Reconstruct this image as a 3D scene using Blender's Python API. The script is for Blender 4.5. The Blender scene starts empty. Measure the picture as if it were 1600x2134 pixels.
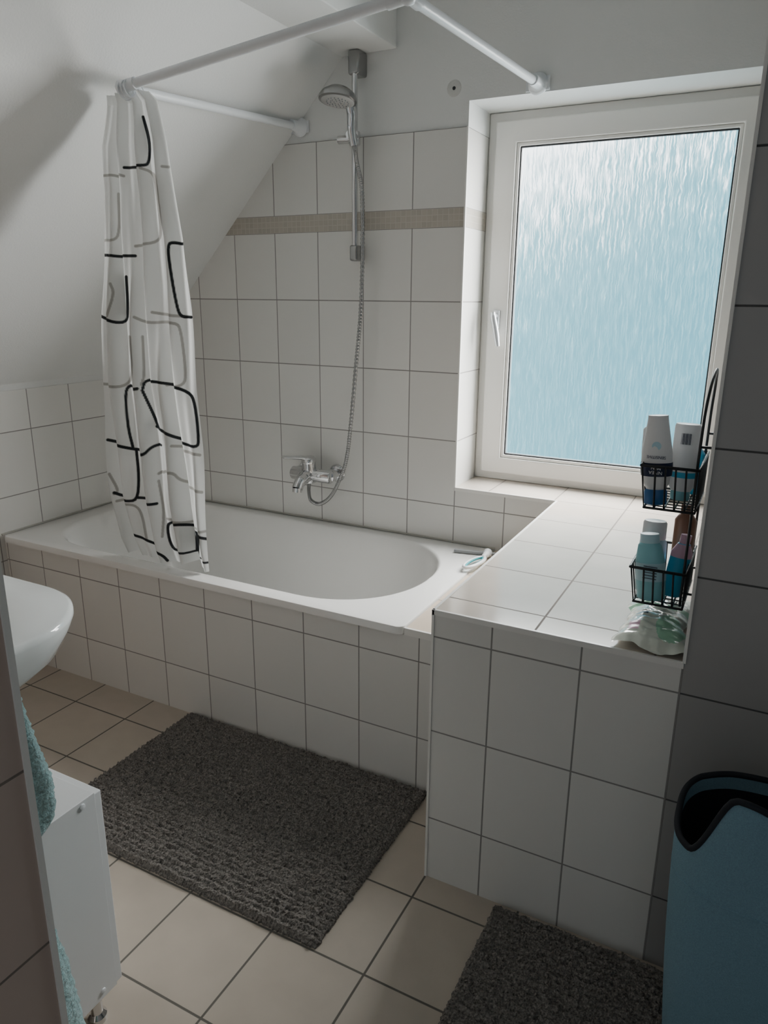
import bpy, math, random
import numpy as np
from mathutils import Vector, Matrix, Euler
random.seed(4); rng=np.random.default_rng(7)
scene=bpy.context.scene
COL=scene.collection
# ------------------------------------------------------------------ materials
def new_mat(name):
    m=bpy.data.materials.new(name); m.use_nodes=True
    nt=m.node_tree; b=nt.nodes['Principled BSDF']
    return m,nt,b
def pmat(name,col,rough=.5,metal=0,spec=.5,bump=0,bscale=200,vary=0,trans=0,coat=0,alpha=1,sheen=0,bdist=.002):
    m,nt,b=new_mat(name); N=nt.nodes; L=nt.links
    b.inputs['Base Color'].default_value=(*col,1); b.inputs['Roughness'].default_value=rough
    b.inputs['Metallic'].default_value=metal; b.inputs['Specular IOR Level'].default_value=spec
    b.inputs['Coat Weight'].default_value=coat; b.inputs['Alpha'].default_value=alpha
    b.inputs['Transmission Weight'].default_value=trans
    if sheen: b.inputs['Sheen Weight'].default_value=sheen
    tc=N.new('ShaderNodeTexCoord')
    if bump or vary:
        nz=N.new('ShaderNodeTexNoise'); nz.inputs['Scale'].default_value=bscale; nz.inputs['Detail'].default_value=4
        L.new(tc.outputs['Object'],nz.inputs['Vector'])
        if bump:
            bp=N.new('ShaderNodeBump'); bp.inputs['Strength'].default_value=bump; bp.inputs['Distance'].default_value=bdist
            L.new(nz.outputs['Fac'],bp.inputs['Height']); L.new(bp.outputs[0],b.inputs['Normal'])
        if vary:
            mr=N.new('ShaderNodeMapRange'); mr.inputs['From Min'].default_value=.3; mr.inputs['From Max'].default_value=.7; mr.inputs['To Min'].default_value=1-vary; mr.inputs['To Max'].default_value=1+vary
            L.new(nz.outputs['Fac'],mr.inputs['Value'])
            mx=N.new('ShaderNodeMix'); mx.data_type='RGBA'; mx.blend_type='MULTIPLY'; mx.inputs[0].default_value=1
            mx.inputs[6].default_value=(*col,1); L.new(mr.outputs[0],mx.inputs[7]); L.new(mx.outputs[2],b.inputs['Base Color'])
    return m
def tile_mat(name,col,grout,ou,ov,pu,pv,mode='wall',rough=.35,gw=.004,vary=.03,cloud=0,bump=.4,oy=0):
    m,nt,b=new_mat(name); N=nt.nodes; L=nt.links
    def math_(op,a,c=None):
        n=N.new('ShaderNodeMath'); n.operation=op
        for i,x in enumerate((a,c)):
            if x is None: continue
            if isinstance(x,(int,float)): n.inputs[i].default_value=x
            else: L.new(x,n.inputs[i])
        return n.outputs[0]
    g=N.new('ShaderNodeNewGeometry'); sp=N.new('ShaderNodeSeparateXYZ'); sn=N.new('ShaderNodeSeparateXYZ')
    L.new(g.outputs['Position'],sp.inputs[0]); L.new(g.outputs['True Normal'],sn.inputs[0])
    if mode=='wall':
        isx=math_('GREATER_THAN',math_('ABSOLUTE',sn.outputs[0]),.5)
        inv=math_('SUBTRACT',1,isx)
        u=math_('ADD',math_('MULTIPLY',math_('SUBTRACT',sp.outputs[0],ou),inv),math_('MULTIPLY',math_('SUBTRACT',sp.outputs[1],oy),isx))
        v=math_('SUBTRACT',sp.outputs[2],ov)
    else:
        u=math_('SUBTRACT',sp.outputs[0],ou); v=math_('SUBTRACT',sp.outputs[1],ov)
    d=math_('MINIMUM',math_('PINGPONG',u,pu/2),math_('PINGPONG',v,pv/2))
    mr=N.new('ShaderNodeMapRange'); mr.interpolation_type='SMOOTHSTEP'
    mr.inputs['From Min'].default_value=gw*.35; mr.inputs['From Max'].default_value=gw*.62
    L.new(d,mr.inputs['Value'])
    cx=N.new('ShaderNodeCombineXYZ')
    L.new(math_('FLOOR',math_('DIVIDE',u,pu)),cx.inputs[0]); L.new(math_('FLOOR',math_('DIVIDE',v,pv)),cx.inputs[1])
    wn=N.new('ShaderNodeTexWhiteNoise'); L.new(cx.outputs[0],wn.inputs['Vector'])
    nz=N.new('ShaderNodeTexNoise'); nz.inputs['Scale'].default_value=9; nz.inputs['Detail'].default_value=6
    L.new(g.outputs['Position'],nz.inputs['Vector'])
    val=math_('ADD',math_('MULTIPLY',math_('SUBTRACT',wn.outputs['Value'],.5),vary*2),math_('ADD',math_('MULTIPLY',math_('SUBTRACT',nz.outputs['Fac'],.5),cloud*2),1))
    mx=N.new('ShaderNodeMix'); mx.data_type='RGBA'; mx.blend_type='MULTIPLY'; mx.inputs[0].default_value=1
    mx.inputs[6].default_value=(*col,1); L.new(val,mx.inputs[7])
    m2=N.new('ShaderNodeMix'); m2.data_type='RGBA'; L.new(mr.outputs[0],m2.inputs[0])
    m2.inputs[6].default_value=(*grout,1); L.new(mx.outputs[2],m2.inputs[7]); L.new(m2.outputs[2],b.inputs['Base Color'])
    r=N.new('ShaderNodeMapRange'); r.inputs['To Min'].default_value=.85; r.inputs['To Max'].default_value=rough
    L.new(mr.outputs[0],r.inputs['Value']); L.new(r.outputs[0],b.inputs['Roughness'])
    bp=N.new('ShaderNodeBump'); bp.inputs['Strength'].default_value=bump; bp.inputs['Distance'].default_value=.0015
    nz2=N.new('ShaderNodeTexNoise'); nz2.inputs['Scale'].default_value=35; L.new(g.outputs['Position'],nz2.inputs['Vector'])
    L.new(math_('ADD',mr.outputs[0],math_('MULTIPLY',nz2.outputs['Fac'],.12)),bp.inputs['Height']); L.new(bp.outputs[0],b.inputs['Normal'])
    return m
WT=(.72,.712,.685); GR=(.27,.26,.25)
B=.2518
M_back=tile_mat('wall_tile_back',WT,GR,-.393,1.6855,.2,B,rough=.28)
M_backup=tile_mat('wall_tile_back_upper',WT,GR,-.393,1.9989,.2,B,rough=.28)
M_mos=tile_mat('mosaic_band',(.44,.405,.35),(.52,.49,.44),-.393,1.7471,.0205,.0205,gw=.0028,vary=.05)
M_apron=tile_mat('wall_tile_apron',WT,GR,-.174,.4307,.2,B)
M_ledge=tile_mat('wall_tile_ledge',WT,GR,.1446,.6844,.2,B)
M_pier_shaded=tile_mat('wall_tile_pier_shaded',(.35,.345,.34),(.08,.08,.08),.1446,.6844,.2,B)  # same tile as the ledge; the pier's shade is put into this darker colour
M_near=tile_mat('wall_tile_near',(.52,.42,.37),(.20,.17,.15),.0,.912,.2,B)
M_floor=tile_mat('floor_tile',(.50,.44,.37),(.13,.12,.105),0,-1.42,.25,.25,mode='floor',rough=.42,gw=.0055,cloud=.14,vary=.03)
M_sill=tile_mat('sill_tile',(.62,.555,.49),(.20,.175,.155),-.01,0,.25,.25,mode='floor',rough=.13,gw=.005,cloud=.12)
M_strip=tile_mat('strip_tile',(.62,.52,.42),(.25,.22,.2),-.222,-.04,.4,.25,mode='floor',rough=.3,gw=.004,cloud=.08)
M_plaster=pmat('white_plaster',(.76,.77,.76),.9,bump=.35,bscale=160)
M_plug=pmat('filler_plaster',(.62,.62,.60),.9,bump=.5,bscale=300)
M_white=pmat('white_paint_metal',(.78,.81,.84),.35)
M_trim=pmat('white_tile_trim',(.80,.79,.76),.35)
M_enamel=pmat('white_enamel',(.84,.835,.815),.12,coat=.3)
M_ceram=pmat('white_ceramic',(.80,.84,.84),.08,coat=.4)
M_pvc=pmat('white_pvc',(.75,.74,.71),.35)
M_chrome=pmat('chrome',(.66,.66,.67),.08,metal=1)
M_chromed=pmat('satin_chrome',(.38,.38,.38),.25,metal=1)
M_handle=pmat('silver_handle',(.55,.57,.59),.3,metal=.6)
M_grey=pmat('grey_plastic',(.30,.31,.32),.4)
M_black=pmat('black_wire',(.012,.013,.015),.4)
M_rubber=pmat('dark_gasket',(.02,.022,.025),.6)
M_lam=pmat('white_laminate',(.76,.78,.79),.4)
M_towel=pmat('aqua_terry',(.38,.60,.61),.95,bump=1.0,bscale=220,vary=.35,sheen=.4,bdist=.004)
M_bin=pmat('blue_felt',(.19,.33,.41),.95,bump=.6,bscale=500,vary=.12)
M_binding=pmat('black_binding',(.01,.012,.018),.8)
M_inner=pmat('dark_lining',(.012,.014,.02),.9)
M_rug=pmat('charcoal_pile',(.185,.170,.155),1.0,bump=.6,bscale=240,vary=.6)
# ------------------------------------------------------------------ geometry helper
class G:
    def __init__(s): s.v=[];s.f=[];s.m=[]
    def add(s,v,f,mi=0):
        o=len(s.v); s.v+= [tuple(map(float,p)) for p in v]; s.f+=[tuple(i+o for i in q) for q in f]; s.m+=[mi]*len(f); return s
    def box(s,x0,x1,y0,y1,z0,z1,mi=0,rot=None,piv=None):
        v=[(x,y,z) for x in (x0,x1) for y in (y0,y1) for z in (z0,z1)]
        if rot is not None:
            p=Vector(piv if piv else ((x0+x1)/2,(y0+y1)/2,(z0+z1)/2)); v=[p+rot@(Vector(q)-p) for q in v]
        return s.add(v,[(0,1,3,2),(4,6,7,5),(0,4,5,1),(2,3,7,6),(0,2,6,4),(1,5,7,3)],mi)
    def loft(s,rings,cap0=True,cap1=True,mi=0):
        n=len(rings[0]); v=[p for r in rings for p in r]; f=[]
        for k in range(len(rings)-1):
            for i in range(n):
                j=(i+1)%n; f.append((k*n+i,k*n+j,(k+1)*n+j,(k+1)*n+i))
        if cap0: f.append(tuple(range(n))[::-1])
        if cap1: f.append(tuple((len(rings)-1)*n+i for i in range(n)))
        return s.add(v,f,mi)
    def tube(s,pts,r,n=12,mi=0,closed=False,cap=True):
        P=[Vector(p) for p in pts]; K=len(P); rs=r if hasattr(r,'__len__') else [r]*K
        T=[]
        for i in range(K):
            if closed: t=P[(i+1)%K]-P[i-1]
            else: t=P[min(i+1,K-1)]-P[max(i-1,0)]
            T.append(t.normalized())
        a=Vector((0,0,1)) if abs(T[0].z)<.9 else Vector((1,0,0))
        nrm=(a-T[0]*a.dot(T[0])).normalized(); rings=[]
        for i in range(K):
            nrm=(nrm-T[i]*nrm.dot(T[i])).normalized(); bn=T[i].cross(nrm)
            rings.append([P[i]+(nrm*math.cos(2*math.pi*k/n)+bn*math.sin(2*math.pi*k/n))*rs[i] for k in range(n)])
        if closed: rings.append(rings[0]); return s.loft(rings,False,False,mi)
        return s.loft(rings,cap,cap,mi)
    def lathe(s,prof,org,axis=(0,0,1),n=32,mi=0,sx=1,sy=1,cap=True,xdir=None):
        o=Vector(org); a=Vector(axis).normalized()
        t=Vector(xdir) if xdir else (Vector((1,0,0)) if abs(a.x)<.9 else Vector((0,1,0)))
        e1=(t-a*t.dot(a)).normalized(); e2=a.cross(e1)
        rings=[[o+a*h+e1*(r*sx*math.cos(2*math.pi*k/n))+e2*(r*sy*math.sin(2*math.pi*k/n)) for k in range(n)] for r,h in prof]
        return s.loft(rings,cap,cap,mi)
def spline(pts,n=8):
    P=[np.array(p,float) for p in pts]; P=[2*P[0]-P[1]]+P+[2*P[-1]-P[-2]]; out=[]
    for i in range(1,len(P)-2):
        for k in range(n):
            t=k/n; a,b,c,d=P[i-1],P[i],P[i+1],P[i+2]
            out.append(.5*((2*b)+(-a+c)*t+(2*a-5*b+4*c-d)*t*t+(-a+3*b-3*c+d)*t**3))
    out.append(P[-2]); return out
def mesh_obj(name,g,mats,org=(0,0,0),bevel=0,smooth=True,angle=35,sub=0,seg=3):
    me=bpy.data.meshes.new(name); o=Vector(org)
    me.from_pydata([tuple(Vector(p)-o) for p in g.v],[],g.f); 
    for m in (mats if isinstance(mats,(list,tuple)) else [mats]): me.materials.append(m)
    me.polygons.foreach_set('material_index',g.m); me.validate()
    import bmesh
    bm=bmesh.new(); bm.from_mesh(me); bmesh.ops.recalc_face_normals(bm,faces=bm.faces); bm.to_mesh(me); bm.free()
    if smooth:
        me.polygons.foreach_set('use_smooth',[True]*len(me.polygons)); me.set_sharp_from_angle(angle=math.radians(angle))
    ob=bpy.data.objects.new(name,me); COL.objects.link(ob); ob.location=org
    if bevel:
        b=ob.modifiers.new('bevel','BEVEL'); b.width=bevel; b.segments=seg; b.limit_method='ANGLE'; b.angle_limit=math.radians(40)
    return ob
def structure(name,g,mats,**k):
    o=mesh_obj(name,g,mats,**k); o['kind']='structure'; return o
def root(name,label,cat,base,group=None):
    e=bpy.data.objects.new(name,None); e.empty_display_size=.05; COL.objects.link(e); e.location=base
    e['label']=label; e['category']=cat
    if group: e['group']=group
    return e
def part(name,g,mats,parent,rt,label=None,**k):
    o=mesh_obj(name,g,mats,org=rt.location,**k); o.parent=parent
    o.location=(0,0,0)
    if label: o['label']=label
    return o
# ------------------------------------------------------------------ room shell
H=.7523; XL=-1.985; XW=-.393; XP=.546; YL=-1.087; YW=.2064; ZT=2.077; CZ=2.5; YB=-3.5
def slz(x): return 1.118+(x-XL)*1.035
g=G()
g.box(XL-.1,XW,0,.3,0,1.6855,0); g.box(XL-.1,XW,0,.3,1.6855,1.7471,1); g.box(XL-.1,XW,0,.3,1.7471,1.9989,2)
g.box(XL-.1,XW,.005,.3,1.9989,CZ+.1,3)
g.box(XW,XP,.005,.3,ZT,CZ+.1,3)
g.box(XW,-.001,0,.3,0,H-.012,0)
structure('wall_back',g,[M_back,M_mos,M_backup,M_plaster],smooth=False)
g=G(); g.box(XW-.003,XW+.003,-.003,.003,H,1.9989); 
structure('trim_1',g,M_trim,smooth=False)
g=G(); g.box(XL-.12,XL,YB,0,0,1.088,0); g.box(XL-.12,XL-.005,YB,0,1.088,1.2,1)
structure('wall_left',g,[M_back,M_plaster],smooth=False)
g=G(); x1=XL+(CZ-1.118)/1.035
poly=[(XL-.01,slz(XL-.01)),(x1,CZ),(1.7,CZ),(1.7,CZ+.15),(x1-.06,CZ+.15),(XL-.2,slz(XL-.2)+.1)]
g.loft([[(x,YB,z) for x,z in poly],[(x,.004,z) for x,z in poly]])
structure('ceiling',g,M_plaster,smooth=False)
g=G(); g.box(-.93,-.666,YB,.004,2.262,CZ); structure('trim_2',g,M_plaster,smooth=False,bevel=.004)
g=G(); g.box(XL-.1,1.7,YB,.3,-.1,0); structure('floor',g,M_floor,smooth=False)
g=G(); g.box(0,XP,YL,.3,0,H-.011,0)
structure('wall_ledge',g,M_ledge,smooth=False)
g=G(); g.box(.004,XP,YL+.004,.0,H-.011,H,0); g.box(XW+.001,XP,0,YW+.05,H-.011,H,0)
structure('trim_3',g,M_sill,smooth=False)
g=G(); g.box(-.002,XP,YL-.003,YL+.004,H-.012,H+.001); g.box(-.003,.004,YL-.002,-.0,H-.012,H+.001); g.box(XW,-.0,-.003,.003,H-.012,H+.001); g.box(-.003,.003,YL-.003,YL+.003,0,H)
structure('trim_4',g,M_trim,smooth=False)
g=G(); g.box(XP,1.7,YL,.3,0,CZ+.1,0); structure('wall_right',g,M_pier_shaded,smooth=False)
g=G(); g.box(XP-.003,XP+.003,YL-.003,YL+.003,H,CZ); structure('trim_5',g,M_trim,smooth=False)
g=G(); g.box(1.6,1.7,YB,YL,0,CZ+.1); structure('wall_east',g,M_plaster,smooth=False)
g=G(); g.box(XL-.1,-.091,YB,-2.073,0,CZ); structure('wall_near',g,M_near,smooth=False)
g=G(); g.box(-.095,-.088,-2.077,-2.069,0,CZ); structure('trim_6',g,M_trim,smooth=False)
g=G(); g.box(XL,-.0,-.779,-.755,0,.507,0); structure('wall_apron',g,M_apron,smooth=False)
g=G(); g.box(-.219,-.001,-.777,-.001,.5,.527,0); g.box(-.222,-.001,-.781,-.773,.507,.5285,1)
structure('trim_7',g,[M_strip,M_trim],smooth=False)
g=G(); g.lathe([(.026,0),(.024,.0012),(.012,.002)],(-.449,.005,2.119),(0,-1,0),20,0); g.lathe([(.006,0),(.005,.001)],(-.449,.003,2.119),(0,-1,0),12,1)
structure('trim_8',g,[M_plug,M_rubber])
g=G(); g.tube([(XL+.002,-.79,.536),(XL+.002,-.004,.536)],.004,6); g.tube([(XL,-.003,.536),(-.22,-.003,.536)],.004,6)
structure('trim_9',g,pmat('silicone',(.45,.44,.4),.5))
# ------------------------------------------------------------------ window
win=bpy.data.objects.new('window_1',None); COL.objects.link(win); win.location=((XW+XP)/2,YW,H); win['kind']='structure'
def rframe(g,X0,X1,Z0,Z1,x0,x1,z0,z1,y0,y1,mi=0):
    v=[]
    for c in ([(X0,Z0),(X1,Z0),(X1,Z1),(X0,Z1)],[(x0,z0),(x1,z0),(x1,z1),(x0,z1)]):
        for y in (y0,y1): v+=[(x,y,z) for x,z in c]
    f=[]
    for k in range(4):
        j=(k+1)%4
        f+=[(k,j,8+j,8+k),(4+k,12+k,12+j,4+j),(k,4+k,4+j,j),(8+k,8+j,12+j,12+k)]
    g.add(v,f,mi)
g=G(); rframe(g,XW+.001,XP-.001,H+.001,ZT-.001,XW+.05,XP-.05,H+.05,ZT-.05,YW,YW+.06); part('window_frame',g,M_pvc,win,win,bevel=.003)
GX0,GX1,GZ0,GZ1=-.273,.43,.857,1.962
g=G(); rframe(g,-.362,.517,.783,2.045,GX0-.012,GX1+.012,GZ0-.012,GZ1+.012,YW-.018,YW+.045)
sash=part('window_sash',g,M_pvc,win,win,bevel=.005)
g=G(); rframe(g,GX0-.012,GX1+.012,GZ0-.012,GZ1+.012,GX0,GX1,GZ0,GZ1,YW-.01,YW+.03)
part('glazing_bead',g,M_pvc,sash,win,bevel=.004)
g=G(); rframe(g,GX0-.001,GX1+.001,GZ0-.001,GZ1+.001,GX0+.005,GX1-.005,GZ0+.005,GZ1-.005,YW-.002,YW+.02)
part('gasket',g,M_rubber,sash,win)
m,nt,b=new_mat('rippled_glass_daylight_glow'); N=nt.nodes; L=nt.links
tc=N.new('ShaderNodeTexCoord'); 
def mth(op,a,c=None,d=None):
    n=N.new('ShaderNodeMath'); n.operation=op
    for i,x in enumerate((a,c,d)):
        if x is None: continue
        if isinstance(x,(int,float)): n.inputs[i].default_value=x
        else: L.new(x,n.inputs[i])
    return n.outputs[0]
wob=N.new('ShaderNodeTexNoise'); wob.inputs['Scale'].default_value=34; wob.inputs['Detail'].default_value=2; L.new(tc.outputs['Object'],wob.inputs['Vector'])
sx=N.new('ShaderNodeSeparateXYZ'); L.new(tc.outputs['Object'],sx.inputs[0])
xw=mth('ADD',sx.outputs[0],mth('MULTIPLY',mth('SUBTRACT',wob.outputs['Fac'],.5),.014))
cb=N.new('ShaderNodeCombineXYZ'); L.new(mth('MULTIPLY',xw,165),cb.inputs[0]); L.new(mth('MULTIPLY',sx.outputs[2],11),cb.inputs[2])
n1=N.new('ShaderNodeTexNoise'); n1.inputs['Scale'].default_value=1; n1.inputs['Detail'].default_value=3; n1.inputs['Roughness'].default_value=.55; n1.inputs['Distortion'].default_value=.4; L.new(cb.outputs[0],n1.inputs['Vector'])
mz=N.new('ShaderNodeMapRange'); mz.inputs['From Max'].default_value=1.105; L.new(sx.outputs[2],mz.inputs['Value'])
mxx=N.new('ShaderNodeMapRange'); mxx.inputs['From Max'].default_value=.70; mxx.inputs['To Min'].default_value=1; mxx.inputs['To Max'].default_value=0; L.new(sx.outputs[0],mxx.inputs['Value'])
zz=mth('POWER',mz.outputs[0],4.0); gl=mth('MULTIPLY',zz,mth('ADD',mth('MULTIPLY',mth('POWER',mxx.outputs[0],1.5),.85),.20))
st=N.new('ShaderNodeMapRange'); st.inputs['From Min'].default_value=.34; st.inputs['From Max'].default_value=.70; L.new(n1.outputs['Fac'],st.inputs['Value'])
sharp=mth('POWER',st.outputs[0],2.0)
fac=mth('ADD',mth('MULTIPLY',sharp,mth('ADD',mth('MULTIPLY',gl,1.3),mth('ADD',mth('MULTIPLY',zz,.75),.22))),mth('ADD',mth('MULTIPLY',gl,.60),mth('MULTIPLY',mxx.outputs[0],.10)))
cr=N.new('ShaderNodeValToRGB'); L.new(fac,cr.inputs[0])
e=cr.color_ramp.elements; e[0].position=0; e[0].color=(.09,.44,.58,1); e[1].position=1; e[1].color=(2.6,2.8,2.9,1)  # sky glow and bright upper-left corner painted into the pane's emission colour
k=e.new(.32); k.color=(.38,.84,.98,1)
em=N.new('ShaderNodeEmission'); L.new(cr.outputs[0],em.inputs['Color']); em.inputs['Strength'].default_value=1.3
gls=N.new('ShaderNodeBsdfGlossy'); gls.inputs['Roughness'].default_value=.2
bp=N.new('ShaderNodeBump'); bp.inputs['Strength'].default_value=.8; bp.inputs['Distance'].default_value=.004; L.new(n1.outputs['Fac'],bp.inputs['Height']); L.new(bp.outputs[0],gls.inputs['Normal'])
mix=N.new('ShaderNodeMixShader'); mix.inputs[0].default_value=.04; L.new(em.outputs[0],mix.inputs[1]); L.new(gls.outputs[0],mix.inputs[2])
tr=N.new('ShaderNodeBsdfTransparent'); tr.inputs[0].default_value=(1,1,1,1)
mix2=N.new('ShaderNodeMixShader'); mix2.inputs[0].default_value=.52; L.new(mix.outputs[0],mix2.inputs[1]); L.new(tr.outputs[0],mix2.inputs[2])
L.new(mix2.outputs[0],N['Material Output'].inputs['Surface'])
g=G(); g.add([(GX0,YW+.008,GZ0),(GX1,YW+.008,GZ0),(GX1,YW+.008,GZ1),(GX0,YW+.008,GZ1)],[(0,1,2,3)])
pane=mesh_obj('glass_pane',g,m,org=(GX0,YW+.008,GZ0),smooth=False); pane.parent=sash; pane.location=Vector((GX0,YW+.008,GZ0))-win.location
g=G(); g.box(-.338,-.312,YW-.03,YW-.016,1.335,1.405); hb=part('handle_plate',g,M_handle,sash,win,bevel=.004)
g=G(); g.tube([(-.325,YW-.028,1.385),(-.325,YW-.055,1.385)],.009,16)
g.tube(spline([(-.328,YW-.055,1.395),(-.323,YW-.06,1.375),(-.312,YW-.06,1.33),(-.302,YW-.058,1.275)],5),[.010]*3+[.0115]*10+[.010,.0095,.008],12)
part('window_handle',g,M_handle,hb,win)
# ------------------------------------------------------------------ bathtub
tx0,tx1,ty0,ty1=XL+.002,-.222,-.793,-.004; zr=.533
nseg=120
def rrect(x0,x1,y0,y1,r,n=nseg):
    pts=[]; q=n//4
    for (cx,cy,a0) in ((x1-r,y1-r,0),(x0+r,y1-r,90),(x0+r,y0+r,180),(x1-r,y0+r,270)):
        for k in range(q):
            a=math.radians(a0+90*k/(q-1)); pts.append((cx+r*math.cos(a),cy+r*math.sin(a)))
    return pts
def basin(s,dx=0):
    cxr,cyr=-.64,-.392; cxl=-1.55
    pts=[]; q=nseg//4
    ry=.338-s*.8
    def se(cx,rx,a,p):
        c,sn=math.cos(a),math.sin(a)
        return (cx+rx*math.copysign(abs(c)**(2/p),c),cyr+ry*math.copysign(abs(sn)**(2/p),sn))
    for k in range(q): pts.append(se(cxr,.325-s,math.radians(90*k/(q-1)),2.15))
    for k in range(q): pts.append(se(cxl,.33-s*1.7,math.radians(90+90*k/(q-1)),2.6))
    for k in range(q): pts.append(se(cxl,.33-s*1.7,math.radians(180+90*k/(q-1)),2.6))
    for k in range(q): pts.append(se(cxr,.325-s,math.radians(270+90*k/(q-1)),2.15))
    return pts
g=G(); R_=[]
def ring(p,z): return [(x,y,z) for x,y in p]
R_.append(ring(rrect(tx0+.02,tx1-.02,ty0+.02,ty1-.01,.02),zr-.024))
R_.append(ring(rrect(tx0,tx1,ty0,ty1,.025),zr-.024))
R_.append(ring(rrect(tx0,tx1,ty0,ty1,.025),zr-.006))
R_.append(ring(rrect(tx0+.002,tx1-.002,ty0+.002,ty1-.002,.025),zr-.001))
R_.append(ring(rrect(tx0+.006,tx1-.006,ty0+.006,ty1-.006,.025),zr))
R_.append(ring(basin(-.006),zr)); R_.append(ring(basin(.0),zr-.001)); R_.append(ring(basin(.006),zr-.006)); R_.append(ring(basin(.012),zr-.018))
for s,z in ((.022,.46),(.035,.38),(.05,.28),(.065,.20),(.09,.15),(.13,.125),(.20,.115)): R_.append(ring(basin(s),z))
g.loft(R_,False,True)
bt=root('bathtub','white enamelled built-in bathtub with rounded end behind a tiled apron','bathtub',(-1.1,-.4,0))
part('tub_shell',g,M_enamel,bt,bt,angle=50)
g=G(); g.lathe([(.03,0),(.03,.004),(.024,.007),(0.001,.007)],(-.62,-.39,.116),(0,0,1),24); part('drain',g,M_chrome,bt,bt)
g=G(); g.lathe([(.033,0),(.033,.006),(.027,.012),(.001,.013)],(-.345,-.39,.40),(-1,0,.15),24); part('overflow_knob',g,M_chrome,bt,bt)
for x in (-1.7,-.7):
    for y in (-.65,-.2):
        g=G(); g.box(x-.02,x+.02,y-.02,y+.02,0,.1155); part('tub_foot',g,M_grey,bt,bt)
# ------------------------------------------------------------------ shower rail, hand shower, tap
sr=root('shower_rail','chrome vertical shower rail fixed to the tiled wall above bath','shower rail',(-.80,-.0,1.58))
g=G(); g.tube([(-.80,-.05,1.575),(-.80,-.05,2.235)],.011,20); part('rail',g,M_chrome,sr,sr)
g=G(); g.box(-.822,-.778,-.062,.004,2.185,2.262); part('bracket',g,M_chromed,sr,sr,bevel=.008)
g=G(); g.box(-.816,-.784,-.066,-.001,1.575,1.63); part('bracket',g,M_chromed,sr,sr,bevel=.007)
g=G(); g.lathe([(.018,-.022),(.02,-.018),(.02,.018),(.018,.022)],(-.80,-.05,1.985),(0,0,1),24); g.tube([(-.80,-.05,1.985),(-.865,-.052,1.985)],.014,18); g.tube([(-.80,-.05,1.985),(-.79,-.10,1.99)],.016,18)
part('slider',g,M_chrome,sr,sr)
hs=root('hand_shower','chrome and grey hand shower hooked in the rail with metal hose','hand shower',(-.79,-.1,1.95))
hd=Vector((-.02,-.17,-.98)).normalized(); hc=Vector((-.80,-.165,2.083))
g=G(); g.lathe([(.02,-.042),(.036,-.036),(.056,-.022),(.065,-.008),(.065,.002),(.058,.004)],hc,hd,40); part('shower_head',g,M_chromed,hs,hs,angle=60)
g=G(); g.lathe([(.056,0),(.056,.005),(.052,.007),(.001,.008)],hc,hd,40)
e1=hd.orthogonal().normalized(); e2=hd.cross(e1)
for r_,n_ in ((.012,6),(.024,12),(.037,18)):
    for k in range(n_):
        a=2*math.pi*k/n_; c=hc+hd*.007+e1*(r_*math.cos(a))+e2*(r_*math.sin(a)); g.lathe([(.0025,0),(.002,.003)],c,hd,6,1)
part('spray_face',g,[pmat('spray_plate',(.42,.42,.41),.4),M_grey],hs,hs)
g=G(); hp=spline([(-.798,-.145,2.112),(-.79,-.12,2.108),(-.782,-.105,2.06),(-.784,-.10,2.0),(-.78,-.09,1.955)],7); g.tube(hp,[.020-.007*i/len(hp) for i in range(len(hp))],18)
part('handle',g,M_chrome,hs,hs)
hp=spline([(-.78,-.09,1.96),(-.772,-.085,1.90),(-.757,-.075,1.81),(-.760,-.065,1.614),(-.770,-.062,1.394),(-.786,-.066,1.217),(-.808,-.072,.975),(-.826,-.08,.825),(-.862,-.09,.723),(-.897,-.09,.668),(-.935,-.09,.638),(-.967,-.088,.632),(-.995,-.085,.645),(-1.005,-.08,.68),(-1.003,-.078,.715)],60)
g=G(); g.tube(hp,[.0072+.0011*math.sin(i*1.6) for i in range(len(hp))],10); part('hose',g,M_chromed,hs,hs,angle=180)
tap=root('bath_mixer_tap','chrome single-lever bath mixer tap on the tiled wall','tap',(-.985,-.0,.70))
g=G(); g.tube([(-1.085,-.078,.748),(-1.08,-.078,.748),(-.90,-.078,.748),(-.895,-.078,.748)],[.022,.027,.027,.022],28)
g.lathe([(.028,-.03),(.031,-.02),(.031,.02),(.029,.035),(.028,.055)],(-1.0,-.08,.748),(0,-.1,1),28)
part('tap_body',g,M_chrome,tap,tap,angle=50)
for x in (-.915,-1.065):
    g=G(); g.lathe([(.037,0),(.037,.006),(.031,.014),(.021,.016),(.021,.045),(.026,.047),(.026,.075)],(x,0,.748),(0,-1,0),28); part('escutcheon',g,M_chrome,tap,tap)
g=G(); q=spline([(-1.0,-.085,.75),(-1.0,-.125,.743),(-1.0,-.155,.729),(-1.0,-.17,.708)],6); g.tube(q,[.027]*6+[.024]*6+[.022]*7,20); g.tube([(-1.0,-.17,.712),(-1.0,-.173,.695)],.019,20)
part('spout',g,M_chrome,tap,tap,angle=50)
g=G(); q=spline([(-.998,-.08,.808),(-1.012,-.10,.820),(-1.035,-.135,.826),(-1.062,-.175,.832)],6)
rings=[]
for i,p in enumerate(q):
    w=.021-.006*i/len(q); t=.011-.005*i/len(q); rings.append([(p[0]+w*.8*math.cos(a),p[1]-w*.6*math.cos(a),p[2]+t*math.sin(a)) for a in [2*math.pi*k/16 for k in range(16)]])
g.loft(rings); g.lathe([(.029,0),(.030,.012),(.024,.022),(.001,.027)],(-1.0,-.085,.801),(0,-.1,1),28)
part('lever',g,M_chrome,tap,tap,angle=60)
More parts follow.
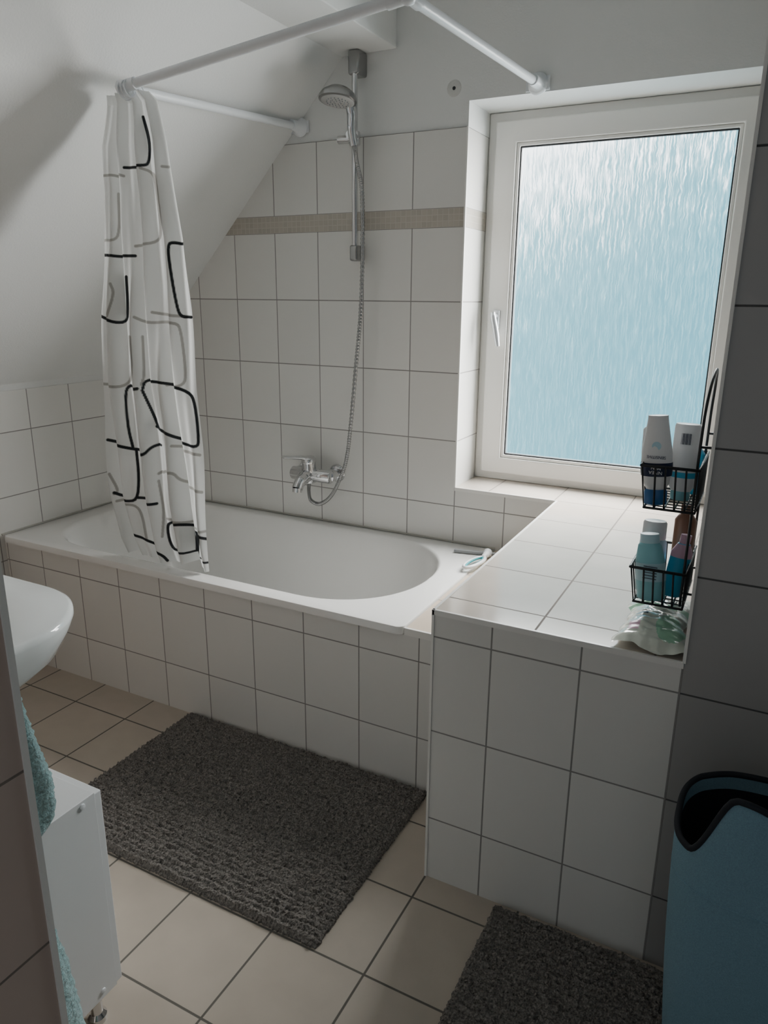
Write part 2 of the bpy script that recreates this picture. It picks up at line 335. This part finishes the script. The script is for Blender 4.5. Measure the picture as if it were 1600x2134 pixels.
# ------------------------------------------------------------------ curtain rod
C1=Vector((-.182,-.9,2.07)); C2=Vector((-1.035,-.9,1.985)); A0=Vector((-.160,.0,2.10)); B0=Vector((-1.062,.0,2.052))
rod=root('shower_curtain_rod','white metal U-shaped curtain rod fixed to the wall above bath','curtain rod',(A0+B0)/2)
def bar(a,b,r,name):
    g=G(); g.tube([a,b],r,20); return part(name,g,M_white,rod,rod)
bar(A0+Vector((0,-.01,0)),C1,.0125,'rod_bar'); bar(C1,C2,.0125,'rod_bar'); bar(C2,B0+Vector((0,-.01,0)),.0125,'rod_bar')
for c,o1,o2 in ((C1,A0,C2),(C2,C1,B0)):
    g=G(); g.tube([c+(o1-c).normalized()*.05,c,c+(o2-c).normalized()*.05],.0155,20); g.lathe([(.001,-.019),(.014,-.014),(.019,0),(.014,.014),(.001,.019)],c,(0,0,1),20)
    part('corner_joint',g,M_white,rod,rod,angle=60)
for c in (A0,B0):
    g=G(); g.lathe([(.033,0),(.033,.006),(.026,.012),(.019,.018),(.017,.06)],c,(0,-1,0),28); g.box(c.x-.038,c.x+.038,-.005,-.0,c.z-.02,c.z+.02)
    part('wall_flange',g,M_white,rod,rod,angle=50)
# ------------------------------------------------------------------ curtain
T=[(195,228,318,1.975,-1.12,-.965,-.885),(215,208,325,1.955,-1.14,-.95,-.87),(300,200,345,1.855,-1.185,-.932,-.86),(400,212,362,1.733,-1.208,-.932,-.84),(500,210,382,1.605,-1.256,-.927,-.82),(650,208,396,1.398,-1.312,-.936,-.80),(800,214,406,1.174,-1.353,-.953,-.78),(930,230,418,.966,-1.368,-.964,-.76),(1040,242,426,.777,-1.388,-.979,-.74),(1150,262,437,.60,-1.375,-.988,-.72),(1192,275,441,.545,-1.36,-.993,-.71)]
TA=np.array(T,float)
nu,nv=340,860
V=np.linspace(0,1,nv); U=np.linspace(0,1,nu)
py=195+V*(1192-195)
lp,rp,zc,xl_,xr_,yc=[np.interp(py,TA[:,0],TA[:,i]) for i in range(1,7)]
UU,VV=np.meshgrid(U,V)
X=xl_[:,None]+(xr_-xl_)[:,None]*UU
amp=(.010+.018*np.clip(V*1.6,0,1))[:,None]
ph=2*np.pi*(UU*4.2+.25*np.sin(3.1*VV+1))
def shp(a): return np.tanh(1.3*np.sin(a))/np.tanh(1.3)
fold=shp(ph)+.45*np.sin(2*np.pi*(UU*7.3+.4*np.sin(2.3*VV))+1.3)+.3*np.sin(2*np.pi*(UU*2.1-.5*VV))
dY=amp*fold*.8+.004*np.sin(22*VV+7*UU)*np.sin(9*UU+3*VV)
Y=yc[:,None]+dY
Z=np.repeat(zc[:,None],nu,1)+.012*np.sin(np.pi*2*UU*1.5+.6)*(VV**4)
Z=np.maximum(Z,.542)
UP=UU+dY*.95/(xr_-xl_)[:,None]
PX=lp[:,None]+(rp-lp)[:,None]*UP; PY=np.repeat(py[:,None],nu,1)
co=np.stack([X,Y,Z],-1).reshape(-1,3)
base=np.array([-1.08,-.88,1.98])
me=bpy.data.meshes.new('curtain_sheet')
idx=np.arange(nu*nv).reshape(nv,nu)
F=np.stack([idx[:-1,:-1],idx[:-1,1:],idx[1:,1:],idx[1:,:-1]],-1).reshape(-1,4)
me.from_pydata((co-base).tolist(),[],F.tolist())
me.polygons.foreach_set('use_smooth',[True]*len(F))
def chaikin(P,n=2):
    P=[np.array(p,float) for p in P]
    for _ in range(n):
        Q=[P[0]]
        for a,b in zip(P[:-1],P[1:]): Q+=[.75*a+.25*b,.25*a+.75*b]
        Q.append(P[-1]); P=Q
    return P
BL=[[(298,245),(313,300),(311,340),(300,347),(258,348)],
 [(208,527),(240,532),(285,532)],[(208,660),(240,674),(268,672),(270,640),(266,575)],
 [(384,510),(362,507),(351,512),(356,560),(370,640),(378,658),(398,658)],
 [(300,812),(306,790),(345,795),(395,808),(406,830),(414,905),(410,920),(375,912),(330,888)],
 [(300,812),(322,860),(334,890)],
 [(290,808),(266,810),(264,840),(270,900),(280,940)],[(226,928),(262,940),(300,946),(318,930),(338,926)],
 [(287,945),(293,1000),(290,1052),(262,1055),(240,1042)],[(290,1045),(330,1046)],
 [(432,1108),(400,1098),(360,1088),(350,1098),(356,1140),(372,1163),(440,1163)],[(411,1100),(413,1163)],
 [(280,1135),(318,1148),(340,1165),(350,1182)]]
GY=[[(204,362),(235,360),(258,366)],[(292,352),(318,358),(325,380),(338,480),(334,505),(285,512)],[(210,497),(244,500),(250,470),(246,400)],
 [(283,660),(310,672),(368,668),(378,684),(388,770),(384,796),(350,800)],[(214,808),(262,812),(280,790),(274,700)],
 [(320,650),(352,655),(385,657)],[(232,590),(240,610),(225,660)],[(338,352),(352,352)],
 [(334,985),(360,975),(380,1000),(420,1008)],[(334,1000),(345,1060),(340,1120)],[(245,1062),(285,1062),(298,1080),(306,1140)],
 [(360,925),(416,935)],[(230,1000),(250,1040),(240,1045)],[(352,1082),(395,1092),(430,1090)],[(300,700),(305,780),(298,800)]]
def dist(lines):
    D=np.full(PX.shape,1e9)
    for l in lines:
        Q=chaikin(l)
        for a,b in zip(Q[:-1],Q[1:]):
            ab=b-a; t=((PX-a[0])*ab[0]+(PY-a[1])*ab[1])/max(ab@ab,1e-6); t=np.clip(t,0,1)
            D=np.minimum(D,np.hypot(PX-a[0]-t*ab[0],PY-a[1]-t*ab[1]))
    return D
kb=np.clip(3.7-dist(BL),0,1)[...,None]; kg=np.clip(3.4-dist(GY),0,1)[...,None]
C=np.ones(PX.shape+(3,))*np.array([.80,.81,.80]); C=C*(1-kg)+kg*np.array([.40,.39,.37]); C=C*(1-kb)+kb*np.array([.012,.014,.016])
C4=np.concatenate([C,np.ones(PX.shape+(1,))],-1).reshape(-1,4)
ca=me.color_attributes.new('pattern','FLOAT_COLOR','POINT'); ca.data.foreach_set('color',C4.ravel())
m,nt,b=new_mat('printed_curtain_fabric'); N=nt.nodes; L=nt.links
at=N.new('ShaderNodeAttribute'); at.attribute_name='pattern'; L.new(at.outputs['Color'],b.inputs['Base Color']); b.inputs['Roughness'].default_value=.6
tl=N.new('ShaderNodeBsdfTranslucent'); L.new(at.outputs['Color'],tl.inputs['Color']); ms=N.new('ShaderNodeMixShader'); ms.inputs[0].default_value=.48
L.new(b.outputs[0],ms.inputs[1]); L.new(tl.outputs[0],ms.inputs[2]); L.new(ms.outputs[0],N['Material Output'].inputs['Surface'])
me.materials.append(m)
cur=root('shower_curtain','white shower curtain with black and grey rounded squares, hanging bunched','shower curtain',tuple(base))
sh=bpy.data.objects.new('curtain_sheet',me); COL.objects.link(sh); sh.parent=cur
for i in range(6):
    c=C2+(C1-C2).normalized()*(.005+.011*i) if i<3 else C2+(B0-C2).normalized()*(.02+.02*(i-3))
    d=(C1-C2).normalized() if i<3 else (B0-C2).normalized()
    s=Vector((0,0,1)); w=d.cross(s).normalized(); s=w.cross(d)
    g=G(); g.tube([c+Vector((0,0,-.008))+(w*math.cos(a)+s*math.sin(a))*.021 for a in [2*math.pi*k/24 for k in range(24)]],.0022,8,closed=True)
    part('curtain_ring',g,M_white,cur,cur)
# ------------------------------------------------------------------ wash basin
sk=root('washbasin','white ceramic wall-mounted washbasin with rounded front','sink',(-.75,-2.07,.86))
def so(s,z):
    x0,x1=-1.08+s,-.475-s; y0,y1=-2.070,-1.585-s
    pts=[]; r=max(.03,.19-s*.5)
    for (cx,cy,a0) in ((x1-r,y1-r,0),(x0+r,y1-r,90)):
        for k in range(24):
            a=math.radians(a0+90*k/23); pts.append((cx+r*math.cos(a),cy+r*math.sin(a),z))
    for k in range(1,6): pts.append((x0,y1-r+(y0-y1+r)*k/5,z))
    for k in range(1,12): pts.append((x0+(x1-x0)*k/12,y0,z))
    for k in range(5): pts.append((x1,y0+(y1-r-y0)*k/5,z))
    return pts
ref=so(0,0)
def si(s,z):
    cx,cy=-.80,-1.82; out=[]
    for x,y,_ in ref:
        a=math.atan2((y-cy)/.7,x-cx); out.append((cx+(.205-s)*math.cos(a),cy+(.135-s)*math.sin(a),z))
    return out
g=G(); R_=[so(.16,.70),so(.12,.71),so(.07,.735),so(.03,.775),so(.008,.82),so(0,.845),so(.001,.855),so(.008,.86)]
R2=[si(-.01,.861),si(0,.859),si(.01,.85),si(.025,.80),si(.06,.755),si(.10,.735)]
g.loft(R_+R2,True,True); part('basin_body',g,M_ceram,sk,sk,angle=60)
g=G(); g.tube([(-.777,-2.01,.86),(-.777,-2.01,.96)],.022,20); g.tube(spline([(-.777,-2.01,.93),(-.777,-1.95,.94),(-.777,-1.89,.92)],6),.012,16); g.tube([(-.777,-2.01,.96),(-.777,-1.94,.985)],.008,12)
part('basin_tap',g,M_chrome,sk,sk)
g=G(); g.tube(spline([(-.777,-1.80,.735),(-.777,-1.80,.62),(-.777,-1.85,.58),(-.777,-2.073,.60)],8),.018,16); part('drain_trap',g,M_chrome,sk,sk)
# ------------------------------------------------------------------ cabinet under the basin
cab=root('vanity_cabinet','white laminate low cabinet on chrome feet under the washbasin','cabinet',(-.7,-1.9,0))
cx0,cx1,cy0,cy1=-.99,-.405,-2.068,-1.74
g=G(); g.box(cx1-.016,cx1,cy0,cy1,.08,.545); g.box(cx0,cx0+.016,cy0,cy1,.08,.545); g.box(cx0+.016,cx1-.016,cy0,cy1,.08,.096); g.box(cx0+.016,cx1-.016,cy0,cy1,.527,.543); g.box(cx0+.016,cx1-.016,cy0,cy0+.005,.096,.527)
part('cabinet_body',g,M_lam,cab,cab,bevel=.001)
for s in (0,1):
    g=G(); xm=(cx0+cx1)/2; a,b_=(cx0+.002,xm-.002) if s==0 else (xm+.002,cx1-.002)
    g.box(a,b_,cy1,cy1+.016,.083,.54); dr=part('cabinet_door',g,M_lam,cab,cab,bevel=.002)
    g=G(); kx=xm-.04 if s==0 else xm+.04; g.lathe([(.006,0),(.006,.012),(.013,.018),(.012,.026),(.001,.028)],(kx,cy1+.016,.42),(0,1,0),16); part('knob',g,M_chrome,dr,cab)
for x in (cx0+.04,cx1-.035):
    for y in (cy0+.04,cy1-.03):
        g=G(); g.lathe([(.02,0),(.02,.012),(.013,.02),(.013,.08)],(x,y,0),(0,0,1),20); part('foot',g,M_chrome,cab,cab)
for y,z in ((cy1-.03,.533),(cy1-.035,.098)):
    g=G(); g.lathe([(.006,0),(.0055,.0025),(.003,.003)],(cx1,y,z),(1,0,0),14); part('screw_cap',g,M_white,cab,cab)
# ------------------------------------------------------------------ towel
def towel_layer(g,prof,x0,x1,yb,n=48,seed=0):
    rings=[]
    zs=[p[0] for p in prof]; zz=np.linspace(zs[0],zs[-1],70); dy=np.interp(-zz,[-z for z in zs],[p[1] for p in prof])
    for i,(z,y1) in enumerate(zip(zz,dy)):
        r=[]
        for k in range(n):
            a=2*math.pi*k/n; ww=(x1-x0)/2; cx=(x0+x1)/2; cy=(yb+y1)/2; hh=(y1-yb)/2
            c,s=math.cos(a),math.sin(a); q=1+.05*math.sin(5*a+seed)+.02*math.sin(11*a+z*20)+.02*rng.normal()
            r.append((cx+ww*q*math.copysign(abs(c)**.7,c),cy+hh*q*math.copysign(abs(s)**.7,s),z))
        rings.append(r)
    g.loft(rings)
tw=root('hand_towel','aqua terry hand towel hanging from a hook beside the washbasin','towel',(-.23,-2.07,1.0))
g=G(); towel_layer(g,[(1.0,-2.03),(.95,-1.995),(.86,-1.975),(.80,-1.960),(.765,-1.960),(.745,-1.967),(.73,-2.0)],-.29,-.178,-2.065)
part('towel_fold',g,M_towel,tw,tw,angle=180)
g=G(); towel_layer(g,[(.745,-2.02),(.6,-2.005),(.5,-1.985),(.35,-1.97),(.22,-1.97)],-.28,-.174,-2.065,seed=2)
part('towel_fold',g,M_towel,tw,tw,angle=180)
g=G(); g.tube(spline([(-.23,-2.073,1.02),(-.23,-2.04,1.0),(-.23,-2.02,1.01),(-.23,-2.015,1.03)],5),.005,10); part('hook',g,M_chrome,tw,tw)
# ------------------------------------------------------------------ rugs
def rug(name,label,x0,x1,y0,y1,th=.016):
    st=.0034; nx=int((x1-x0)/st); ny=int((y1-y0)/st)
    cx,cy=(x0+x1)/2,(y0+y1)/2
    X,Y=np.meshgrid(np.linspace(x0-cx,x1-cx,nx),np.linspace(y0-cy,y1-cy,ny))
    low=rng.normal(size=(ny//3+2,nx//3+2)); low=np.kron(low,np.ones((3,3)))[:ny,:nx]
    Z=th+.0011*rng.normal(size=X.shape)+.0018*low+.0030*np.sin(Y*2*np.pi/.018+.6*np.sin(X*40))
    Z=np.clip(Z,.006,.03)
    edge=np.minimum(np.minimum(X-X.min(),X.max()-X),np.minimum(Y-Y.min(),Y.max()-Y)); Z=Z*np.clip(.45+edge/.012,0,1)
    X=X+.0015*rng.normal(size=X.shape); Y=Y+.0015*rng.normal(size=X.shape)
    v=np.stack([X,Y,Z],-1).reshape(-1,3).tolist(); id_=np.arange(nx*ny).reshape(ny,nx)
    f=np.stack([id_[:-1,:-1],id_[:-1,1:],id_[1:,1:],id_[1:,:-1]],-1).reshape(-1,4).tolist()
    per=list(id_[0,:])+list(id_[1:,-1])+list(id_[-1,-2::-1])+list(id_[-2:0:-1,0])
    o=len(v); v+=[[v[i][0],v[i][1],0] for i in per]
    n=len(per); f+=[[int(per[i]),o+i,o+(i+1)%n,int(per[(i+1)%n])] for i in range(n)]; f.append([o+i for i in range(n)])
    me=bpy.data.meshes.new(name); me.from_pydata(v,[],f); me.materials.append(M_rug)
    ob=bpy.data.objects.new(name,me); COL.objects.link(ob); ob.location=(cx,cy,.0005)
    ob['label']=label; ob['category']='bath mat'; ob['group']='charcoal bath mats'; return ob
rug('bath_mat','large charcoal grey shaggy bath mat on floor beside the bathtub',-1.06,-.13,-1.415,-.79)
rug('bath_mat','charcoal grey shaggy bath mat in front of the tiled ledge',.195,.61,-1.75,-1.105)
# ------------------------------------------------------------------ laundry bin
bn=root('laundry_basket','blue felt laundry basket with black bound rim beside tiled wall','laundry basket',(.765,-1.31,0))
def rimz(x,y):
    t=np.clip((x-.607)/.06,0,1) if x<.765 else np.clip((.923-x)/.06,0,1)
    t=t*t*(3-2*t)
    k=np.clip((-1.23-y)/.14,0,1)
    hi=.595+.08*k+.012*math.sin(x*30)*k; lo=.59-.035*k
    return lo+(hi-lo)*t
nb=120
def bring(h,ins=0):
    pts=[]
    w=.150+.034*h+.008*math.sin(math.pi*h)-ins; d=.10+.02*h+.008*math.sin(math.pi*h)-ins
    for k in range(nb):
        a=2*math.pi*k/nb; c,s=math.cos(a),math.sin(a)
        q=1+.012*math.sin(3*a+4*h)
        x=.765+w*q*math.copysign(abs(c)**.68,c); y=-1.31+d*q*math.copysign(abs(s)**.68,s); pts.append((x,y))
    return pts
g=G(); rings=[]
for h in np.linspace(0,1,14): rings.append([(x,y,.006+(h*rimz(x,y))*(1) ) for x,y in bring(h)])
for h in np.linspace(1,.05,20): rings.append([(x,y,.012+(h*rimz(x,y))) for x,y in bring(h,.006)])
g.loft(rings,True,True)
nf=len(g.f)
for i in range(15*nb,nf-2): g.m[i]=1
g.m[-1]=1
part('basket_body',g,[M_bin,M_inner],bn,bn,angle=60)
g=G(); g.tube([(x,y,.012+rimz(x,y)) for x,y in bring(1,.003)],.0055,8,closed=True); part('rim_binding',g,M_binding,bn,bn,angle=180)
g=G(); g.tube([(x,y,.50) for x,y in bring(.80,.0)],.0022,6,closed=True); part('seam',g,M_bin,bn,bn,angle=180)
# ------------------------------------------------------------------ wire caddy
cd=root('shower_caddy','black wire two-tier shower caddy hanging on the tiled reveal','shower caddy',(.54,-.90,.82))
g=G(); r=.0028
ya,yb_=-1.0,-.79; xa,xb=.412,.522; xf=.517
g.tube(spline([(xf,-.985,.83),(xf,-.985,1.0),(xf,-.985,1.2),(xf+.003,-.97,1.28),(xf+.006,-.90,1.315),(xf+.003,-.83,1.28),(xf,-.81,1.2),(xf,-.81,1.0),(xf,-.81,.83)],8),r,8)
g.tube([(xf,-.985,1.17),(XP,-.985,1.17)],r,8); g.tube([(xf,-.81,1.17),(XP,-.81,1.17)],r,8); g.tube([(xf,-.985,.86),(XP,-.985,.86)],r,8); g.tube([(xf,-.81,.86),(XP,-.81,.86)],r,8)
part('hanging_frame',g,M_black,cd,cd,angle=180)
for zt,zb in ((1.125,1.035),(.905,.825)):
    g=G()
    g.tube([(xa,ya,zt),(xb,ya,zt),(xb,yb_,zt),(xa,yb_,zt)],r*1.15,8,closed=True)
    g.tube([(xa+.012,ya+.01,zb),(xb,ya+.01,zb),(xb,yb_-.01,zb),(xa+.012,yb_-.01,zb)],r,8,closed=True)
    for k in range(9):
        y=ya+.01+(yb_-ya-.02)*k/8; g.tube([(xa,y,zt),(xa+.012,y,zb),(xb,y,zb),(xb,y,zt)],r*.7,6)
    for k in range(1,5):
        x=xa+.012+(xb-xa-.012)*k/5; g.tube([(x-.004,ya,zt),(x,ya+.01,zb),(x,yb_-.01,zb),(x-.004,yb_,zt)],r*.7,6)
    part('wire_basket',g,M_black,cd,cd,angle=180)
# ------------------------------------------------------------------ bottles
def text_part(txt,parent,rt,loc,size,mat,eul,name='lettering'):
    c=bpy.data.curves.new(name,'FONT'); c.body=txt; c.size=size; c.extrude=.0003; c.align_x='CENTER'; c.align_y='CENTER'
    t=bpy.data.objects.new('tmp',c); COL.objects.link(t); bpy.context.view_layer.update()
    me=bpy.data.meshes.new_from_object(t); bpy.data.objects.remove(t)
    me.materials.clear(); me.materials.append(mat)
    M=Matrix.Translation(Vector(loc)-Vector(rt.location))@eul.to_matrix().to_4x4(); me.transform(M)
    o=bpy.data.objects.new(name,me); COL.objects.link(o); o.parent=parent; return o
P_white=pmat('bottle_white',(.80,.81,.82),.3); P_blue=pmat('bottle_blue',(.03,.14,.36),.3); P_navy=pmat('label_navy',(.01,.02,.06),.4)
P_aqua=pmat('bottle_aqua',(.24,.56,.62),.3); P_lblue=pmat('label_light_blue',(.48,.70,.78),.4); P_pink=pmat('bottle_pink',(.66,.42,.54),.3)
P_brown=pmat('bottle_brown',(.16,.07,.04),.35); P_cyan=pmat('bottle_cyan',(.06,.42,.66),.3)
def bottle(name,label,base,prof,capprof,bm,cm,sx=1,sy=.6,rotz=0,tilt=(0,0),bands=()):
    rt=root(name,label,'bottle',base,'toiletries in the wire caddy')
    xd=(math.cos(rotz),math.sin(rotz),0)
    ax=Vector((tilt[0],tilt[1],1)).normalized()
    g=G(); g.lathe(prof,base,ax,36,0,sx,sy,xdir=xd); part('bottle_body',g,bm,rt,rt,angle=60)
    g=G(); g.lathe(capprof,base,ax,32,0,sx,sy,xdir=xd); part('bottle_cap',g,cm,rt,rt,angle=50)
    for (pr,mt) in bands:
        g=G(); g.lathe(pr,base,ax,36,0,sx,sy,xdir=xd,cap=False); part('label_band',g,mt,rt,rt,angle=60)
    return rt
zb=1.038
b1=bottle('shower_gel_bottle','white shower gel bottle standing upside down on its blue cap',(.443,-.965,zb),
 [(.018,.032),(.026,.045),(.031,.075),(.030,.11),(.024,.15),(.020,.178),(.0195,.186),(.001,.187)],[(.018,0),(.022,.002),(.023,.028),(.020,.033)],P_white,P_blue,1,.62,rotz=.1,tilt=(-.07,-.0))
eu=Euler((math.radians(90),math.radians(180),math.radians(2)))
g=G(); g.lathe([(.0302,.062),(.0316,.075),(.0312,.09)],b1.location,Vector((-.07,0,1)),36,0,1,.62,xdir=(1,.1,0),cap=False); part('label_band',g,P_navy,b1,b1,angle=60)
text_part('NIVEA\nMEN',b1,b1,(.439,-.9865,zb+.076),.0095,P_white,eu)
text_part('SENSITIVE',b1,b1,(.437,-.9850,zb+.103),.0085,P_navy,eu)
g=G(); g.lathe([(.009,0),(.009,.0008)],(.435,-.9815,zb+.125),(0,-1,0),20); part('emblem',g,P_lblue,b1,b1)
b2=bottle('lotion_bottle','white lotion bottle with a dark barcode label and blue stripe',(.483,-.90,zb),
 [(.02,.02),(.026,.03),(.027,.08),(.026,.158),(.024,.163),(.001,.164)],[(.018,0),(.020,.003),(.020,.022)],P_white,P_aqua,1,.6,rotz=-.1,bands=[([(.0272,.05),(.0274,.062)],P_cyan)])
g=G()
for i in range(9): g.box(.474+i*.0022,.474+i*.0022+(.0012 if i%3 else .0006),-.9175,-.9168,zb+.122,zb+.145)
part('barcode',g,P_navy,b2,b2)
bottle('conditioner_bottle','white tapered conditioner bottle leaning behind the front shower gel',(.438,-.90,zb),[(.018,.02),(.026,.03),(.027,.10),(.020,.15),(.012,.156),(.001,.157)],[(.016,0),(.018,.003),(.018,.022)],P_white,P_lblue,1,.7,tilt=(-.16,0))
bottle('shampoo_bottle','small blue shampoo bottle at the back of the caddy',(.495,-.83,zb),[(.02,0),(.023,.003),(.023,.09),(.012,.105),(.001,.106)],[(.012,.104),(.012,.125),(.001,.126)],P_cyan,P_white,1,.7)
bottle('shower_gel_bottle','brown shower gel bottle standing in the lower tier',(.497,-.84,.828),[(.02,0),(.023,.003),(.023,.15),(.014,.165),(.001,.166)],[(.013,.164),(.013,.187),(.001,.188)],P_brown,P_brown,1,.7)
bottle('shampoo_bottle','white and aqua shampoo bottle standing in the lower tier',(.443,-.92,.828),[(.026,0),(.029,.004),(.030,.06),(.028,.115),(.024,.122)],[(.024,.121),(.025,.124),(.0245,.158),(.022,.162),(.001,.163)],P_lblue,P_white,1,.62,rotz=.1)
b5=bottle('shower_gel_bottle','aqua shower gel bottle with printed label leaning in lower tier',(.457,-.968,.828),[(.024,0),(.029,.004),(.031,.05),(.030,.09),(.024,.122),(.019,.128)],[(.019,.127),(.020,.129),(.019,.147),(.001,.149)],P_aqua,P_lblue,1,.6,rotz=-.05,tilt=(-.12,0),bands=[([(.0312,.045),(.0308,.085)],P_lblue)])
g=G()
for i in range(5): g.box(.437,.465,-.9885,-.988,.88+i*.0065,.8815+i*.0065)
part('label_print',g,P_navy,b5,b5)
bottle('shower_gel_bottle','blue bottle with pink shoulder tilted against the wire basket',(.492,-.93,.83),[(.018,0),(.021,.004),(.022,.06),(.022,.10),(.013,.12),(.001,.122)],[(.011,.118),(.011,.14),(.001,.142)],P_cyan,P_pink,1,.65,rotz=.3,tilt=(.12,.05),bands=[([(.0223,.09),(.0223,.1),(.0135,.119)],P_pink)])
# ------------------------------------------------------------------ wet wipes packet
wp=root('wet_wipes_packet','crumpled clear and green wet wipes packet lying on tiled ledge','wet wipes',(.48,-.95,H))
n1_,n2_=130,70; bx0,bx1,by0,by1=.408,.538,-1.083,-.79
fx=rng.uniform(-1,1,size=(18,2)); fo=rng.uniform(0,6.28,size=18)
def crumple(u,v):
    h=0
    for i in range(18):
        a_=fx[i,0]*10+(7 if i%2 else -7); b__=fx[i,1]*12
        h+=abs(math.sin(a_*u*2.4+b__*v+fo[i]))*(.5 if i<8 else .28)
    return h/6-.5
def pillow(sgn):
    pts=[]
    for i in range(n1_):
        for j in range(n2_):
            u=i/(n1_-1); v=j/(n2_-1)
            f=(1-abs(2*u-1)**4)*(1-abs(2*v-1)**3)
            w=.020*crumple(u,v)
            ex=.006*math.sin(9*u+1)*(2*v-1)+.003*math.sin(31*u)*(2*v-1)
            x=bx0+(bx1-bx0)*v+ex; y=by0+(by1-by0)*u+.006*math.sin(8*v)+.003*math.sin(27*v)*(1-f)
            z=H+.012+.006*math.sin(7*v+2*u)*(1-f)+(sgn*(.028 if sgn>0 else .011)+(w if sgn>0 else 0))*f
            pts.append((min(x,.544),max(y,-1.086),max(z,H+.0012)))
    return pts
v=pillow(1)+pillow(-1); f=[]
mi=[]
for s in (0,1):
    for i in range(n1_-1):
        for j in range(n2_-1):
            a=s*n1_*n2_+i*n2_+j; f.append((a,a+1,a+n2_+1,a+n2_)); u=i/n1_; q=j/n2_
            k=0
            if s==0:
                if (u-.25)**2/.03+(q-.75)**2/.05<1 or .55<u<.62: k=1
                if .12<u<.22 and .14<q<.3: k=2
                if .30<u<.33 and .12<q<.40 or .36<u<.38 and .12<q<.34: k=3
            mi.append(k)
g=G(); g.v=v; g.f=f; g.m=mi
part('packet_film',g,[pmat('clear_film',(.66,.70,.62),.15,coat=.8),pmat('pale_green_print',(.34,.62,.44),.2,coat=.8),P_pink,P_navy],wp,wp,angle=180)
g=G(); cl=[(.487+.022*math.cos(a)*(1+.12*math.cos(7*a)),-.87+.04*math.sin(a)*(1+.12*math.cos(7*a)),H+.050) for a in [2*math.pi*k/60 for k in range(60)]]
g.tube(cl,.0009,6,closed=True); part('printed_outline',g,P_navy,wp,wp,angle=180)
# ------------------------------------------------------------------ squeegee
sq=root('squeegee','white squeegee with teal ring handle lying on the tub corner','squeegee',(-.22,-.12,.533))
g=G(); g.box(-.345,-.105,-.093,-.078,.536,.546,rot=Matrix.Rotation(math.radians(12),3,'Z')); part('blade',g,M_grey,sq,sq,bevel=.002)
lp_=[]
for k in range(40):
    a=2*math.pi*k/40; lp_.append((-.222+.020*math.cos(a)+.01*math.sin(a),-.215+.065*math.sin(a),.548))
g=G(); g.tube(lp_,.0065,10,closed=True); part('ring_handle',g,P_white,sq,sq,angle=180)
g=G(); g.tube([(-.222+(x+.222)*.74,-.215+(y+.215)*.9,z+.0005) for x,y,z in lp_],.0045,10,closed=True); part('grip_inlay',g,pmat('teal_rubber',(.04,.30,.34),.5),sq,sq,angle=180)
g=G(); g.tube(spline([(-.215,-.152,.548),(-.213,-.12,.549),(-.218,-.088,.547)],5),[.009]*4+[.012]*4+[.016]*3,12); part('neck',g,P_white,sq,sq,angle=180)
# ------------------------------------------------------------------ lights, world, camera
w=bpy.data.worlds.new('world'); scene.world=w; w.use_nodes=True; bg=w.node_tree.nodes['Background']; bg.inputs[0].default_value=(.85,.92,.97,1); bg.inputs[1].default_value=.14
def area(name,loc,target,sx,sy,power,col):
    l=bpy.data.lights.new(name,'AREA'); l.shape='RECTANGLE'; l.size=sx; l.size_y=sy; l.energy=power; l.color=col
    o=bpy.data.objects.new(name,l); COL.objects.link(o); o.location=loc; o.rotation_euler=(Vector(target)-Vector(loc)).to_track_quat('-Z','Y').to_euler(); return o
area('sky_fill_lamp',(0.1,1.9,3.6),(.08,.2,1.4),4.5,2.7,760,(1,.985,.955))  # added lamp outside, above the view through the pane, to brighten the room
area('sky_fill_lamp',(2.1,1.7,1.9),(-.1,.1,1.45),3.3,3.4,660,(1,.985,.955))  # unseen lamp added outside, right of the window, lifts tub and left wall
cam=bpy.data.cameras.new('camera'); co_=bpy.data.objects.new('camera',cam); COL.objects.link(co_); scene.camera=co_
cam.sensor_fit='VERTICAL'; cam.sensor_height=24; cam.lens=1533.47/2134*24; cam.clip_start=.01
Rm=Matrix.Rotation(math.radians(27.448),3,'Z')@Matrix.Rotation(math.radians(73.6912),3,'X')@Matrix.Rotation(math.radians(.5013),3,'Z')
co_.matrix_world=Matrix.Translation((.6237,-2.5421,1.4495))@Rm.to_4x4()
scene.view_settings.view_transform='AgX'; scene.view_settings.exposure=1.3
